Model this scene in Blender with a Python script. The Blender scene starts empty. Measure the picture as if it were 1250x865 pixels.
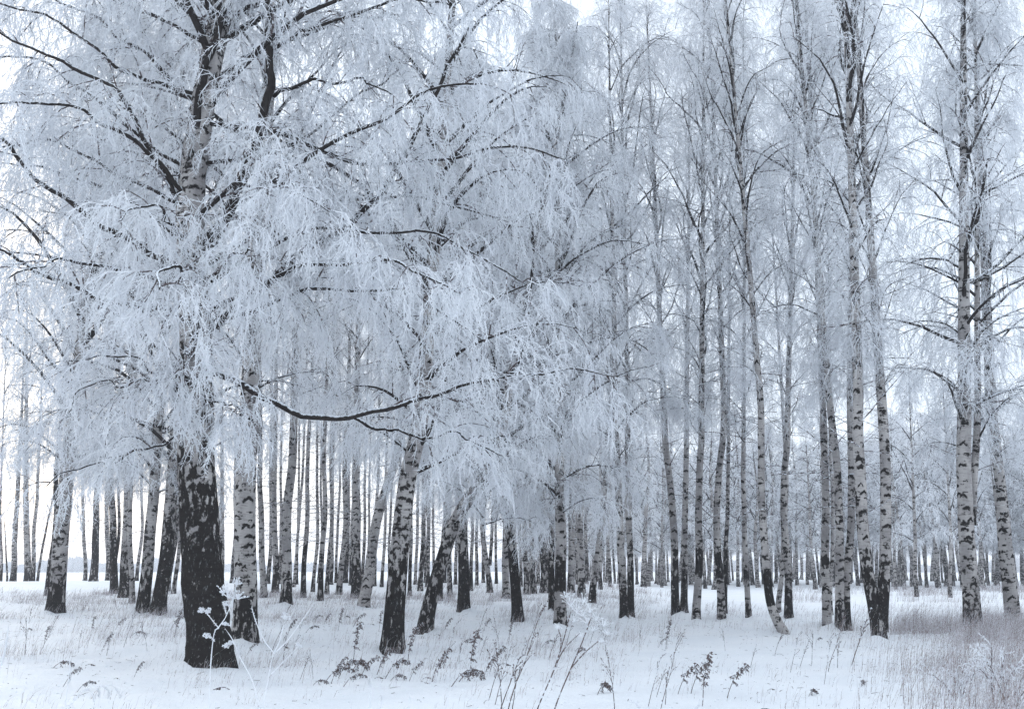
import bpy, math
import numpy as np

# ------------------------------------------------------------------ camera, sky, sun, exposure
S = bpy.context.scene
COL = S.collection
R = math.radians
PI = math.pi
CAM_H, PITCH, LENS = 1.5, R(12.0), 35.0
FPX = 1250 * LENS / 36.0                     # focal length in pixels of the 1250 px wide photograph
cam = bpy.data.cameras.new('camera')
cam.lens = LENS; cam.sensor_width = 36; cam.clip_start = 0.1; cam.clip_end = 6000
camo = bpy.data.objects.new('camera', cam); COL.objects.link(camo)
camo.location = (0, 0, CAM_H); camo.rotation_euler = (R(90) + PITCH, 0, 0)
S.camera = camo

SUN_EL, SUN_AZ = R(14), R(-38)               # low, ahead of the camera and to the left, behind thin cloud
W = bpy.data.worlds.new('World'); S.world = W; W.use_nodes = True
wt = W.node_tree; wt.nodes.clear()
sky = wt.nodes.new('ShaderNodeTexSky'); sky.sky_type = 'NISHITA'; sky.sun_disc = False
sky.sun_elevation = SUN_EL; sky.sun_rotation = SUN_AZ; sky.altitude = 50
sky.air_density = 1.0; sky.dust_density = 2.5; sky.ozone_density = 1.2
mx = wt.nodes.new('ShaderNodeMix'); mx.data_type = 'RGBA'; mx.inputs[0].default_value = 0.80
mx.inputs[7].default_value = (8.05, 8.9, 9.95, 1)     # even high cloud over the clear sky
bg = wt.nodes.new('ShaderNodeBackground'); bg.inputs[1].default_value = 0.105
wo = wt.nodes.new('ShaderNodeOutputWorld')
wt.links.new(sky.outputs[0], mx.inputs[6]); wt.links.new(mx.outputs[2], bg.inputs[0]); wt.links.new(bg.outputs[0], wo.inputs[0])

sl = bpy.data.lights.new('sun', 'SUN'); sl.energy = 0.6; sl.angle = R(20); sl.color = (1, 0.93, 0.86)
so = bpy.data.objects.new('sun', sl); COL.objects.link(so)
so.rotation_euler = (R(90) - SUN_EL, 0, PI - SUN_AZ)
S.view_settings.view_transform = 'Standard'; S.view_settings.look = 'None'
S.view_settings.exposure = 0.66; S.view_settings.gamma = 1.0; S.view_settings.use_curve_mapping = False
S.render.engine = 'CYCLES'
cy = S.cycles
cy.max_bounces = 10; cy.diffuse_bounces = 10; cy.glossy_bounces = 1; cy.transmission_bounces = 2
cy.volume_bounces = 1; cy.transparent_max_bounces = 4
cy.use_denoising = True; cy.denoiser = 'OPENIMAGEDENOISE'; cy.denoising_input_passes = 'RGB_ALBEDO_NORMAL'; cy.denoising_prefilter = 'NONE'; W.cycles.sampling_method = 'NONE'; cy.use_light_tree = False
cy.use_adaptive_sampling = True; cy.adaptive_threshold = 0.015

# ------------------------------------------------------------------ helpers
rng = np.random.default_rng(11)
CP, SP = math.cos(PITCH), math.sin(PITCH)

def ray(px, py):
    a = (px - 625.0) / FPX; b = (432.5 - py) / FPX
    return np.array([a, CP - b * SP, SP + b * CP])

def at(px, py, Y):
    """the world point that the photograph shows at px, py if it stands Y metres ahead"""
    r = ray(px, py); return np.array([0, 0, CAM_H]) + r * (Y / r[1])

def sstep(a, b, x):
    t = np.clip((x - a) / (b - a), 0, 1); return t * t * (3 - 2 * t)

def vnoise(x, y, seed=0):
    xi = np.floor(x).astype(np.int64); yi = np.floor(y).astype(np.int64)
    fx = x - xi; fy = y - yi
    def h(a, b):
        n = (a * 374761393 + b * 668265263 + seed * 974711) & 0xffffffff
        n = ((n ^ (n >> 13)) * 1274126177) & 0xffffffff
        return ((n ^ (n >> 16)) & 0xffff) / 65535.0
    ux = fx * fx * (3 - 2 * fx); uy = fy * fy * (3 - 2 * fy)
    return (h(xi, yi) * (1 - ux) + h(xi + 1, yi) * ux) * (1 - uy) + (h(xi, yi + 1) * (1 - ux) + h(xi + 1, yi + 1) * ux) * uy

RD = np.array([0, 12, 14.6, 18, 21, 27, 37, 46, 60, 66, 85, 120, 4000.])
RZ = np.array([0, 0, 0, .03, .10, .18, .31, .42, .72, .66, -.5, -1.3, -1.3])
QD = np.array([0, 60, 95, 130, 190, 4000.]); QZ = np.array([0, 0.02, 0, 0, -1.3, -1.3])

def terrain(x, y):
    x = np.asarray(x, float); y = np.asarray(y, float)
    d = np.hypot(x, y); u = np.where(y > 1, x / np.maximum(y, 1), np.sign(x) * 0.5)
    A = 1 - sstep(0.05, 0.17, u)
    z = A * np.interp(d, RD, RZ) + (1 - A) * np.interp(d, QD, QZ)
    f = np.clip((90 - d) / 60, 0, 1)
    z = z + f * (0.10 * (vnoise(x / 3.1, y / 3.1, 1) - .5) + 0.06 * (vnoise(x / .9, y / .9, 2) - .5) + 0.034 * (vnoise(x / .37, y / .37, 3) - .5))
    return z

def ground_hit(px, py, dmax=62.0):
    r = ray(px, py); dd = np.linspace(3, dmax, 1500)
    P = np.array([0, 0, CAM_H]) + np.outer(dd / r[1], r)
    below = P[:, 2] < terrain(P[:, 0], P[:, 1]) + 0.0
    k = int(np.argmax(below)) if below.any() else len(dd) - 1
    x, y = P[k, 0], P[k, 1]
    return np.array([x, y, float(terrain(x, y))])

def nrm(v):
    return v / np.maximum(np.linalg.norm(v, axis=-1, keepdims=True), 1e-9)

def tubes(P, Rr, sides, tip=False):
    """P [N,K,3], Rr [N,K] -> verts, faces(list of arrays [m,4] / [m,3])"""
    N, K, _ = P.shape
    T = np.empty_like(P); T[:, 1:-1] = P[:, 2:] - P[:, :-2]; T[:, 0] = P[:, 1] - P[:, 0]; T[:, -1] = P[:, -1] - P[:, -2]
    T = nrm(T)
    ch = nrm(P[:, -1] - P[:, 0]); ref = np.where(np.abs(ch[:, 2:3]) < .9, np.array([[0, 0, 1.]]), np.array([[1., 0, 0]]))
    ref = np.broadcast_to(ref[:, None, :], P.shape)
    A = nrm(np.cross(T, ref)); B = np.cross(T, A)
    th = np.arange(sides) * 2 * PI / sides
    KR = K - 1 if tip else K
    V = P[:, :KR, None, :] + Rr[:, :KR, None, None] * (np.cos(th)[None, None, :, None] * A[:, :KR, None, :] + np.sin(th)[None, None, :, None] * B[:, :KR, None, :])
    V = V.reshape(N, KR * sides, 3)
    if tip: V = np.concatenate([V, P[:, -1:, :]], 1)
    per = V.shape[1]
    base = (np.arange(N) * per)[:, None]
    i = np.arange(KR - 1)[:, None] * sides; s = np.arange(sides)[None]; s2 = (s + 1) % sides
    q = np.stack([i + s, i + s2, i + sides + s2, i + sides + s], -1).reshape(-1, 4)
    quads = (base[:, :, None] + q[None]).reshape(-1, 4) if KR > 1 else np.zeros((0, 4), int)
    tris = np.zeros((0, 3), int)
    if tip:
        l = (KR - 1) * sides
        t = np.stack([l + s[0], l + s2[0], np.full(sides, per - 1)], -1)
        tris = (base[:, :, None] + t[None]).reshape(-1, 3)
    return V.reshape(-1, 3), quads, tris

class MB:
    """collects geometry, builds one mesh"""
    def __init__(s): s.v = []; s.q = []; s.t = []; s.qm = []; s.tm = []; s.n = 0
    def add(s, V, Q, T, m=0):
        s.v.append(V); s.q.append(np.asarray(Q, int).reshape(-1, 4) + s.n); s.t.append(np.asarray(T, int).reshape(-1, 3) + s.n)
        s.qm.append(np.full(len(s.q[-1]), m)); s.tm.append(np.full(len(s.t[-1]), m)); s.n += len(V)
    def tube(s, P, Rr, sides=3, m=0, tip=True):
        P = np.asarray(P, float); Rr = np.asarray(Rr, float)
        if P.ndim == 2: P = P[None]; Rr = Rr[None]
        if len(P): s.add(*tubes(P, Rr, sides, tip), m)
    def mesh(s, name, mats, smooth=False):
        V = np.concatenate(s.v); Q = np.concatenate(s.q); T = np.concatenate(s.t)
        me = bpy.data.meshes.new(name)
        nq, nt = len(Q), len(T)
        me.vertices.add(len(V)); me.vertices.foreach_set('co', V.astype(np.float32).ravel())
        me.loops.add(nq * 4 + nt * 3); me.loops.foreach_set('vertex_index', np.concatenate([Q.ravel(), T.ravel()]).astype(np.int32))
        me.polygons.add(nq + nt)
        me.polygons.foreach_set('loop_start', np.concatenate([np.arange(nq) * 4, nq * 4 + np.arange(nt) * 3]).astype(np.int32))
        for m in mats: me.materials.append(m)
        me.polygons.foreach_set('material_index', np.concatenate(s.qm + s.tm).astype(np.int32))
        me.polygons.foreach_set('use_smooth', np.full(nq + nt, smooth))
        me.update(calc_edges=True)
        return me

def link(name, data, parent=None, loc=None):
    o = bpy.data.objects.new(name, data); COL.objects.link(o)
    if parent is not None: o.parent = parent
    if loc is not None: o.location = loc
    return o

def tag(o, label=None, cat=None, group=None, kind=None):
    if label: o['label'] = label
    if cat: o['category'] = cat
    if group: o['group'] = group
    if kind: o['kind'] = kind
    return o

# ------------------------------------------------------------------ materials
class NT:
    def __init__(s, name):
        s.m = bpy.data.materials.new(name); s.m.use_nodes = True; s.t = s.m.node_tree; s.t.nodes.clear()
        s.out = s.t.nodes.new('ShaderNodeOutputMaterial')
    def n(s, typ, **kw):
        x = s.t.nodes.new('ShaderNode' + typ)
        for k, v in kw.items(): setattr(x, k, v)
        return x
    def put(s, sock, v):
        if isinstance(v, (int, float)): sock.default_value = v
        elif isinstance(v, tuple): sock.default_value = v if len(v) != 3 or sock.type == 'VECTOR' else (*v, 1)
        else: s.t.links.new(v, sock)
    def math(s, op, a, b=0.0, c=0.0, clamp=False):
        x = s.n('Math', operation=op, use_clamp=clamp)
        for i, v in enumerate((a, b, c)): s.put(x.inputs[i], v)
        return x.outputs[0]
    def mix(s, f, a, b):
        x = s.n('Mix', data_type='RGBA'); s.put(x.inputs[0], f); s.put(x.inputs[6], a); s.put(x.inputs[7], b); return x.outputs[2]
    def mapr(s, v, a, b, c=0.0, d=1.0):
        x = s.n('MapRange', clamp=True, interpolation_type='SMOOTHSTEP')
        for i, q in enumerate((v, a, b, c, d)): s.put(x.inputs[i], q)
        return x.outputs[0]
    def vmul(s, v, k):
        x = s.n('VectorMath', operation='MULTIPLY'); s.put(x.inputs[0], v); x.inputs[1].default_value = k; return x.outputs[0]
    def noise(s, v, scale, detail=3.0, rough=0.55, w=None):
        x = s.n('TexNoise')
        if w is not None: x.noise_dimensions = '4D'; s.put(x.inputs['W'], w)
        s.put(x.inputs['Vector'], v); x.inputs['Scale'].default_value = scale; x.inputs['Detail'].default_value = detail; x.inputs['Roughness'].default_value = rough
        return x.outputs['Fac']
    def bump(s, h, strength, dist):
        x = s.n('Bump'); x.inputs['Strength'].default_value = strength; x.inputs['Distance'].default_value = dist; s.put(x.inputs['Height'], h); return x.outputs[0]

def mat_bark():
    b = NT('birch_bark')
    co = b.n('TexCoord').outputs['Object']; uv = b.n('UVMap').outputs[0]
    rnd = b.math('MULTIPLY', b.n('ObjectInfo').outputs['Random'], 37.0)
    at_ = b.n('Attribute', attribute_name='dark').outputs['Fac']
    pale = b.mix(b.mapr(b.noise(b.vmul(co, (3, 3, 1.2)), 1.0, 4, .6, rnd), .35, .7), (.50, .475, .46), (.27, .256, .256))
    pale = b.mix(b.mapr(b.noise(b.vmul(co, (6, 6, 60)), 1.0, 3, .6, rnd), .50, .68, 0, .6), pale, (.19, .17, .165))
    # short horizontal dark lenticels, torn patches and, where "dark" is high, furrowed black bark with pale flakes
    n1 = b.noise(b.vmul(co, (4.5, 4.5, 14)), 1.0, 3, .6, rnd)
    n2 = b.noise(b.vmul(co, (9, 9, 7)), 1.0, 5, .65, rnd)
    n3 = b.noise(b.vmul(co, (12, 12, 4.5)), 1.0, 4, .6, rnd)
    up = b.math('ADD', b.math('MULTIPLY', n1, .5), b.math('MULTIPLY', n2, .5))
    lo = b.math('ADD', b.math('MULTIPLY', n3, .62), b.math('MULTIPLY', n2, .38))
    k = b.mapr(at_, .35, .75)
    v = b.math('ADD', b.math('MULTIPLY', up, b.math('SUBTRACT', 1.0, k)), b.math('MULTIPLY', lo, k))
    v = b.math('ADD', v, b.math('MULTIPLY', b.math('SUBTRACT', at_, .5), .26))
    fac = b.mapr(v, .50, .555)
    # chevron branch scars, each of its own size
    sc = b.n('VectorMath', operation='MULTIPLY_ADD'); b.put(sc.inputs[0], uv); sc.inputs[1].default_value = (3.0, 4.4, 1)
    cmb = b.n('CombineXYZ'); b.put(cmb.inputs[0], rnd); b.put(cmb.inputs[1], rnd); b.put(sc.inputs[2], cmb.outputs[0])
    vo = b.n('TexVoronoi', voronoi_dimensions='2D'); vo.inputs['Scale'].default_value = 1.0; vo.inputs['Randomness'].default_value = 1.0
    b.put(vo.inputs['Vector'], sc.outputs[0])
    df = b.n('VectorMath', operation='SUBTRACT'); b.put(df.inputs[0], sc.outputs[0]); b.put(df.inputs[1], vo.outputs['Position'])
    ds = b.n('SeparateXYZ'); b.put(ds.inputs[0], df.outputs[0])
    cs = b.n('SeparateColor'); b.put(cs.inputs[0], vo.outputs['Color'])
    size = b.math('MULTIPLY_ADD', cs.outputs[1], .9, .45)
    wob = b.math('MULTIPLY', b.math('SUBTRACT', b.noise(b.vmul(co, (14, 14, 14)), 1.0, 4, .65, rnd), .5), .75)
    ax = b.math('ABSOLUTE', b.math('ADD', ds.outputs[0], b.math('MULTIPLY', wob, .5)))
    th = b.math('DIVIDE', b.math('ABSOLUTE', b.math('ADD', b.math('ADD', ds.outputs[1], b.math('MULTIPLY', ax, b.math('MULTIPLY_ADD', cs.outputs[2], .9, .1))), wob)), size)
    chev = b.math('MULTIPLY', b.mapr(th, .10, .17, 1, 0), b.mapr(b.math('DIVIDE', ax, size), .30, .40, 1, 0))
    chev = b.math('MULTIPLY', chev, b.math('GREATER_THAN', cs.outputs[0], .30))
    fac = b.math('MAXIMUM', fac, chev)
    col = b.mix(fac, pale, b.mix(n1, (.010, .009, .009), (.045, .040, .038)))
    frost = b.math('MULTIPLY', b.mapr(b.noise(b.vmul(co, (30, 30, 13)), 1.0, 4, .7, rnd), .56, .74), b.math('MULTIPLY', b.mapr(at_, .55, 1.0), .3))
    col = b.mix(frost, col, (.72, .76, .8))
    p = b.n('BsdfDiffuse'); b.put(p.inputs['Color'], col); p.inputs['Roughness'].default_value = .6
    b.put(p.inputs['Normal'], b.bump(b.math('SUBTRACT', b.math('MULTIPLY', n2, .5), fac), .7, .02))
    b.put(b.out.inputs[0], p.outputs[0]); return b.m

def mat_branch():
    b = NT('dark_branch_bark')
    co = b.n('TexCoord').outputs['Object']
    g = b.n('NewGeometry'); z = b.n('SeparateXYZ'); b.put(z.inputs[0], g.outputs['Normal'])
    n = b.noise(co, 14, 3, .65)
    col = b.mix(n, (.012, .011, .011), (.05, .042, .04))
    f = b.mapr(b.math('ADD', z.outputs[2], b.math('MULTIPLY', b.math('SUBTRACT', n, .5), 1.9)), .38, .66)
    col = b.mix(f, col, (.80, .84, .88))
    p = b.n('BsdfDiffuse'); b.put(p.inputs['Color'], col); b.put(b.out.inputs[0], p.outputs[0]); return b.m

def mat_twig():
    b = NT('bare_twig_bark')
    co = b.n('TexCoord').outputs['Object']; n = b.noise(co, 3, 2, .6)
    col = b.mix(b.mapr(b.noise(co, 9, 3, .7), .45, .60), b.mix(n, (.035, .026, .026), (.13, .10, .10)), (.72, .75, .79))
    p = b.n('BsdfDiffuse'); b.put(p.inputs['Color'], col); b.put(b.out.inputs[0], p.outputs[0]); return b.m

def mat_frost(name='hoar_frost', c=(.915, .93, .95), tr=.38):
    b = NT(name)
    co = b.n('TexCoord').outputs['Object']; n = b.noise(co, 1.1, 4, .6)
    col = b.mix(b.mapr(n, .35, .65), (c[0] * .93, c[1] * .93, c[2] * .94), c)
    p = b.n('BsdfDiffuse'); b.put(p.inputs['Color'], col)
    t = b.n('BsdfTranslucent'); b.put(t.inputs['Color'], col)
    m = b.n('MixShader'); m.inputs[0].default_value = tr
    b.put(m.inputs[1], p.outputs[0]); b.put(m.inputs[2], t.outputs[0]); b.put(b.out.inputs[0], m.outputs[0]); return b.m

def mat_snow():
    b = NT('snow')
    co = b.n('TexCoord').outputs['Object']
    n = b.noise(co, .6, 4, .6); f = b.noise(co, 9, 5, .7); c = b.noise(co, 2.2, 4, .65)
    col = b.mix(b.mapr(n, .3, .7), (.83, .855, .885), (.89, .905, .925))
    p = b.n('BsdfPrincipled'); b.put(p.inputs['Base Color'], col); p.inputs['Roughness'].default_value = .75
    p.inputs['Specular IOR Level'].default_value = .2
    b.put(p.inputs['Normal'], b.bump(b.math('ADD', b.math('MULTIPLY', f, .5), c), .8, .08))
    b.put(b.out.inputs[0], p.outputs[0]); return b.m

def mat_dry(name, a, c, fr=.35):
    b = NT(name)
    co = b.n('TexCoord').outputs['Object']; n = b.noise(co, 5, 3, .6)
    col = b.mix(n, a, c); f = b.mapr(b.noise(co, 30, 3, .7), .62 - fr * .35, .72 - fr * .3)
    col = b.mix(f, col, (.74, .78, .83))
    p = b.n('BsdfDiffuse'); b.put(p.inputs['Color'], col); b.put(b.out.inputs[0], p.outputs[0]); return b.m

BARK, BRANCH, TWIG, FROST, SNOW = mat_bark(), mat_branch(), mat_twig(), mat_frost(), mat_snow()
DRY = mat_dry('dry_weed', (.06, .045, .042), (.17, .13, .125), .3)
GRASS = mat_dry('dry_grass', (.13, .088, .075), (.30, .22, .19), .4)
FGRASS = mat_frost('frosted_grass_blade', (.62, .60, .63), .15)

# ------------------------------------------------------------------ the ground
def build_ground():
    fr = np.linspace(-R(48), R(48), 420)
    rest = np.linspace(R(48), 2 * PI - R(48), 82)[1:-1]
    ang = np.concatenate([fr, rest]); na = len(ang)
    rad = np.concatenate([[.4, 1, 2], np.geomspace(3, 90, 250), np.geomspace(95, 4000, 30)])
    X = np.outer(rad, np.sin(ang)); Y = np.outer(rad, np.cos(ang)); Z = terrain(X, Y)
    for (root, b, yy) in TREES:                      # snow banked round the feet, with a hollow on one side
        if yy < 34:
            dx = X - b[0]; dy = Y - b[1]; q = np.hypot(dx, dy); near = q < 1.6
            a = np.arctan2(dy[near], dx[near]); sd = b[0] * 3.1
            Z[near] += (.13 * (.35 + .65 * np.sin(a * 1.0 + sd) + .3 * np.sin(a * 3 + sd * 2))) * np.exp(-(q[near] / .55) ** 2)
    V = np.stack([X, Y, Z], -1).reshape(-1, 3); V = np.concatenate([V, [[0, 0, 0.0]]])
    i = np.arange(len(rad) - 1)[:, None] * na; j = np.arange(na)[None]; j2 = (j + 1) % na
    Q = np.stack([i + j, i + na + j, i + na + j2, i + j2], -1).reshape(-1, 4)
    T = np.stack([j[0], j2[0], np.full(na, len(V) - 1)], -1)
    mb = MB(); mb.add(V, Q, T); o = link('snow_ground', mb.mesh('snow_ground', [SNOW], True))
    tag(o, kind='structure'); return o

# ------------------------------------------------------------------ growing branches
def grow(r, P0, D0, L, K, droop, wig, lift=0.0):
    """N polylines of K points; droop bends downward more and more towards the tip"""
    N = len(P0); P = np.empty((N, K, 3)); P[:, 0] = P0; d = nrm(D0.copy()); st = (L / (K - 1))[:, None]
    dr = np.broadcast_to(np.asarray(droop, float).reshape(-1, 1), (N, 1))
    for k in range(1, K):
        t = k / (K - 1)
        d = d + r.normal(0, wig, (N, 3)); d[:, 2:] += lift * (1 - t) / K - dr * t * 2.0 / K
        d = nrm(d); P[:, k] = P[:, k - 1] + d * st
    return P

def taper(r0, r1, K):
    t = np.linspace(0, 1, K)[None]; return r0[:, None] * (1 - t) + r1 * t

def spawn(r, P, n, t0, t1, ang, angj, up=0.0):
    """n children on each polyline of P: start points, directions, t"""
    N, K, _ = P.shape
    t = t0 + (t1 - t0) * (np.arange(n)[None] + r.random((N, n))) / n
    f = t * (K - 1); i = np.clip(f.astype(int), 0, K - 2); g = (f - i)[..., None]; row = np.arange(N)[:, None]
    A = P[row, i]; B = P[row, i + 1]; p0 = A * (1 - g) + B * g; T = nrm(B - A)
    rv = r.normal(0, 1, T.shape); side = nrm(rv - (rv * T).sum(-1, keepdims=True) * T)
    a = R(1) * (ang + angj * r.normal(0, 1, t.shape))[..., None]
    D = T * np.cos(a) + side * np.sin(a); D[..., 2] += up
    return p0.reshape(-1, 3), nrm(D.reshape(-1, 3)), t.reshape(-1)

def foliate(mb, r, L1, L1len, q=1.0, thick=1.0, nb=10, blen=.42, nbl=6, nt=5, ntl=5, frost=1.0, droop=1.0, bmin=.35, tl=(.16, .46)):
    """branches, drooping branchlets and frosted twigs on the limb polylines L1 [N,K,3]"""
    if len(L1) == 0: return
    # branches
    p, d, t = spawn(r, L1, nb, .14, 1.0, 48, 12, .05)
    ln = np.maximum(np.repeat(L1len, nb) * blen * (1.05 - .75 * t) * r.uniform(.7, 1.3, len(t)), bmin)
    B = grow(r, p, d, ln, 6, .9 * droop, .10, .25)
    mb.tube(B, taper(np.clip(.007 + .009 * ln, .008, .022) * (.75 + .25 * thick), .006 * thick, 6), 3, 1)
    # branchlets
    p, d, t = spawn(r, B, nbl, .15, 1.0, 45, 14, -.05)
    ln = r.uniform(.45, 1.15, len(t)) * (1.1 - .45 * t)
    C = grow(r, p, d, ln, 4, 1.9 * droop, .16)
    white = r.random(len(C)) < .80 * frost
    rad = taper(r.uniform(.0055, .0085, len(C)) * thick, .0045 * thick, 4)
    mb.tube(C[white], rad[white], 3, 2); mb.tube(C[~white], rad[~white] * .75, 3, 1)
    # twigs
    p, d, t = spawn(r, C, nt, .08, 1.0, 42, 14, -.1)
    ln = r.uniform(tl[0], tl[1], len(t))
    T = grow(r, p, d, ln, 3, 1.5 * droop, .22)
    mb.tube(T, taper(r.uniform(.0042, .0092, len(T)) * thick, .0026, 3), 3, 2)
    # twiglets, one spike each
    if ntl:
        p, d, t = spawn(r, T, ntl, .1, 1.0, 46, 14, -.05)
        ln = r.uniform(.04, .13, len(t)) * (1 if ntl > 3 else 1.4)
        P = np.stack([p, p + d * ln[:, None]], 1)
        mb.tube(P, np.stack([r.uniform(.004, .0065, len(P)) * thick, np.zeros(len(P))], 1), 3, 2)

def make_crown(seed, H, z0, spread, nl, weep, q, dead=0, thick=1.0, sharp=.8, e0=None, low=.45, lr=1.0, wig=.07, **kw):
    """crown on a straight axis of height H: limbs (dark) and frosted twigs"""
    r = np.random.default_rng(seed); mb = MB()
    s = (np.arange(nl) + r.random(nl)) / nl
    z = z0 + (H - .6 - z0) * s ** 1.1
    az = np.arange(nl) * 2.39996 + r.normal(0, .35, nl)
    prof = np.clip(np.minimum(low + 1.6 * s, (1 - s) ** sharp * 1.25 + .06), 0, 1)
    ln = spread * prof * r.uniform(.75, 1.25, nl) * 1.25
    el = R(1) * ((e0 or (38 if weep > .5 else 50)) + 18 * s + r.normal(0, 8, nl))
    D = np.stack([np.cos(az) * np.cos(el), np.sin(az) * np.cos(el), np.sin(el)], 1)
    P0 = np.stack([0 * z, 0 * z, z], 1)
    L = grow(r, P0, D, ln, 11, .95 * weep + .25, wig, .25)
    mb.tube(L, taper((.012 + .0125 * ln) * lr, .006 * lr, 11), 5, 0)
    foliate(mb, r, L, ln, q, thick, **kw)
    if dead:
        zd = r.uniform(1.8, z0 + 2, dead); az = r.uniform(0, 2 * PI, dead); el = R(1) * r.uniform(-5, 35, dead)
        D = np.stack([np.cos(az) * np.cos(el), np.sin(az) * np.cos(el), np.sin(el)], 1)
        ln = r.uniform(.5, 2.0, dead)
        L = grow(r, np.stack([0 * zd, 0 * zd, zd], 1), D, ln, 6, .35, .12)
        mb.tube(L, taper(.006 + .005 * ln, .003, 6) * max(1, thick * .8), 3, 1)
        p, d, t = spawn(r, L, 4, .25, 1, 45, 12); B = grow(r, p, d, r.uniform(.2, .6, len(t)), 4, .3, .15)
        mb.tube(B, taper(np.full(len(B), .005) * thick, .002, 4), 3, 1)
    # the leading shoot above the limbs
    me = mb.mesh('frosted_crown', [BRANCH, TWIG, FROST])
    return me

REFH = 19.0
CROWN = {
    'A': [make_crown(21, REFH, 3.4, 4.3, 44, 1.0, 1, nb=9, nbl=6, nt=6, ntl=5, thick=1.1, tl=(.16, .46), frost=.85),
          make_crown(22, REFH, 2.9, 4.0, 44, 1.1, 1, nb=9, nbl=6, nt=6, ntl=5, thick=1.1, tl=(.16, .46), frost=.85)],
    'B': [make_crown(31, REFH, 4.6, 2.7, 36, .35, 1, dead=14, nb=8, nbl=5, nt=3, ntl=3, thick=.62, sharp=.7, frost=1.0, e0=54, low=.22, lr=.72, wig=.11),
          make_crown(32, REFH, 5.4, 2.4, 36, .4, 1, dead=14, nb=8, nbl=5, nt=3, ntl=3, thick=.62, sharp=.7, frost=1.0, e0=56, low=.22, lr=.72, wig=.11)],
    'E': [make_crown(61, REFH, 4.0, 2.9, 36, .8, 1, dead=8, nb=8, nbl=5, nt=5, ntl=3, thick=.8, tl=(.18, .46), frost=1.0, lr=.8, wig=.10)],
    'C': [make_crown(41, REFH, 6.9, 2.1, 24, .5, 1, dead=30, nb=6, nbl=4, nt=3, ntl=1, thick=.95, frost=.95, low=.25, lr=.8, wig=.1),
          make_crown(42, REFH, 7.6, 1.9, 24, .4, 1, dead=30, nb=6, nbl=4, nt=3, ntl=1, thick=.95, frost=.95, low=.25, lr=.8, wig=.1)],
    'D': [make_crown(51, 13, 2.6, 2.3, 22, .6, 1, nb=6, nbl=4, nt=3, ntl=0, thick=1.7, frost=.9),
          make_crown(52, 13, 3.2, 2.0, 22, .5, 1, nb=6, nbl=4, nt=3, ntl=0, thick=1.7, frost=.9)],
}

# ------------------------------------------------------------------ trunks
def catmull(P, n):
    P = np.asarray(P, float)
    if len(P) == 2: return P[0] + np.linspace(0, 1, n)[:, None] * (P[1] - P[0])
    s = np.concatenate([[0], np.cumsum(np.linalg.norm(np.diff(P, axis=0), axis=1))])
    m = np.gradient(P, s, axis=0); x = np.linspace(0, s[-1], n); i = np.clip(np.searchsorted(s, x) - 1, 0, len(P) - 2)
    h = (s[i + 1] - s[i])[:, None]; t = ((x - s[i]) / (s[i + 1] - s[i]))[:, None]
    return (2 * t**3 - 3 * t**2 + 1) * P[i] + (t**3 - 2 * t**2 + t) * h * m[i] + (-2 * t**3 + 3 * t**2) * P[i + 1] + (t**3 - t**2) * h * m[i + 1]

def trunk_mesh(pts, rad, sides, dark, rough=0.0, seed=0, name='trunk'):
    """tube along pts with bark UVs in metres and a "dark" value per ring"""
    K = len(pts); T = np.gradient(pts, axis=0); T = nrm(T)
    A = nrm(np.cross(np.broadcast_to([0., 1., 0.], T.shape), T)); B = np.cross(T, A)     # A ~ +x, B ~ away from the camera
    th = PI / 2 + np.arange(sides) * 2 * PI / sides                                           # seam at the back
    rr = rad[:, None] * np.ones(sides)[None]
    s = np.concatenate([[0], np.cumsum(np.linalg.norm(np.diff(pts, axis=0), axis=1))])
    if rough:
        a = np.arange(sides)
        n = vnoise(a[None] * .55 + 0 * s[:, None], s[:, None] * 5 + 0 * a[None], seed) + .6 * vnoise(a[None] * .9 + 7 + 0 * s[:, None], s[:, None] * 14, seed + 1)
        rr = rr + rough * (n - .8) * (.35 + dark[:, None])
        root = np.exp(-s / .3)[:, None] * rad[:, None] * .22 * (np.sin(th * 4 + seed) ** 2)[None]
        rr = rr + root
    else:
        rr = rr + np.exp(-s / .25)[:, None] * rad[:, None] * .22 * (np.sin(th * 3 + seed) ** 2)[None]
    V = pts[:, None, :] + rr[..., None] * (np.cos(th)[None, :, None] * A[:, None, :] + np.sin(th)[None, :, None] * B[:, None, :])
    i = np.arange(K - 1)[:, None] * sides; j = np.arange(sides)[None]; j2 = (j + 1) % sides
    Q = np.stack([i + j, i + j2, i + sides + j2, i + sides + j], -1).reshape(-1, 4)
    mb = MB(); mb.add(V.reshape(-1, 3), Q, np.zeros((0, 3), int)); me = mb.mesh(name, [BARK], True)
    rb = float(rad[min(4, K - 1)])
    u0 = np.broadcast_to(j, (K - 1, sides)) * (2 * PI / sides) * rb; u1 = u0 + 2 * PI / sides * rb
    v0 = np.broadcast_to(s[:-1, None], (K - 1, sides)); v1 = np.broadcast_to(s[1:, None], (K - 1, sides))
    uv = np.stack([np.stack([u0, v0], -1), np.stack([u1, v0], -1), np.stack([u1, v1], -1), np.stack([u0, v1], -1)], 2)
    l = me.uv_layers.new(name='UVMap'); l.data.foreach_set('uv', uv.astype(np.float32).ravel())
    at_ = me.attributes.new('dark', 'FLOAT', 'POINT'); at_.data.foreach_set('value', np.repeat(dark, sides).astype(np.float32))
    return me

def darkness(s, base, r, H):
    """how much of the bark is black along the trunk: base = (height of the black foot, strength)"""
    h, k = base
    n = vnoise(s * 1.7, 0 * s, int(r.integers(999))) - .5
    d = .40 + k * .29 * (1 - sstep(h * .75, h * 1.15, s + .25 * h * n)) + k * .26 * (1 - sstep(h * .9, h * 2.3, s)) + .14 * n
    return np.clip(d + .22 * sstep(.45 * H, .9 * H, s), 0, 1.05)

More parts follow.
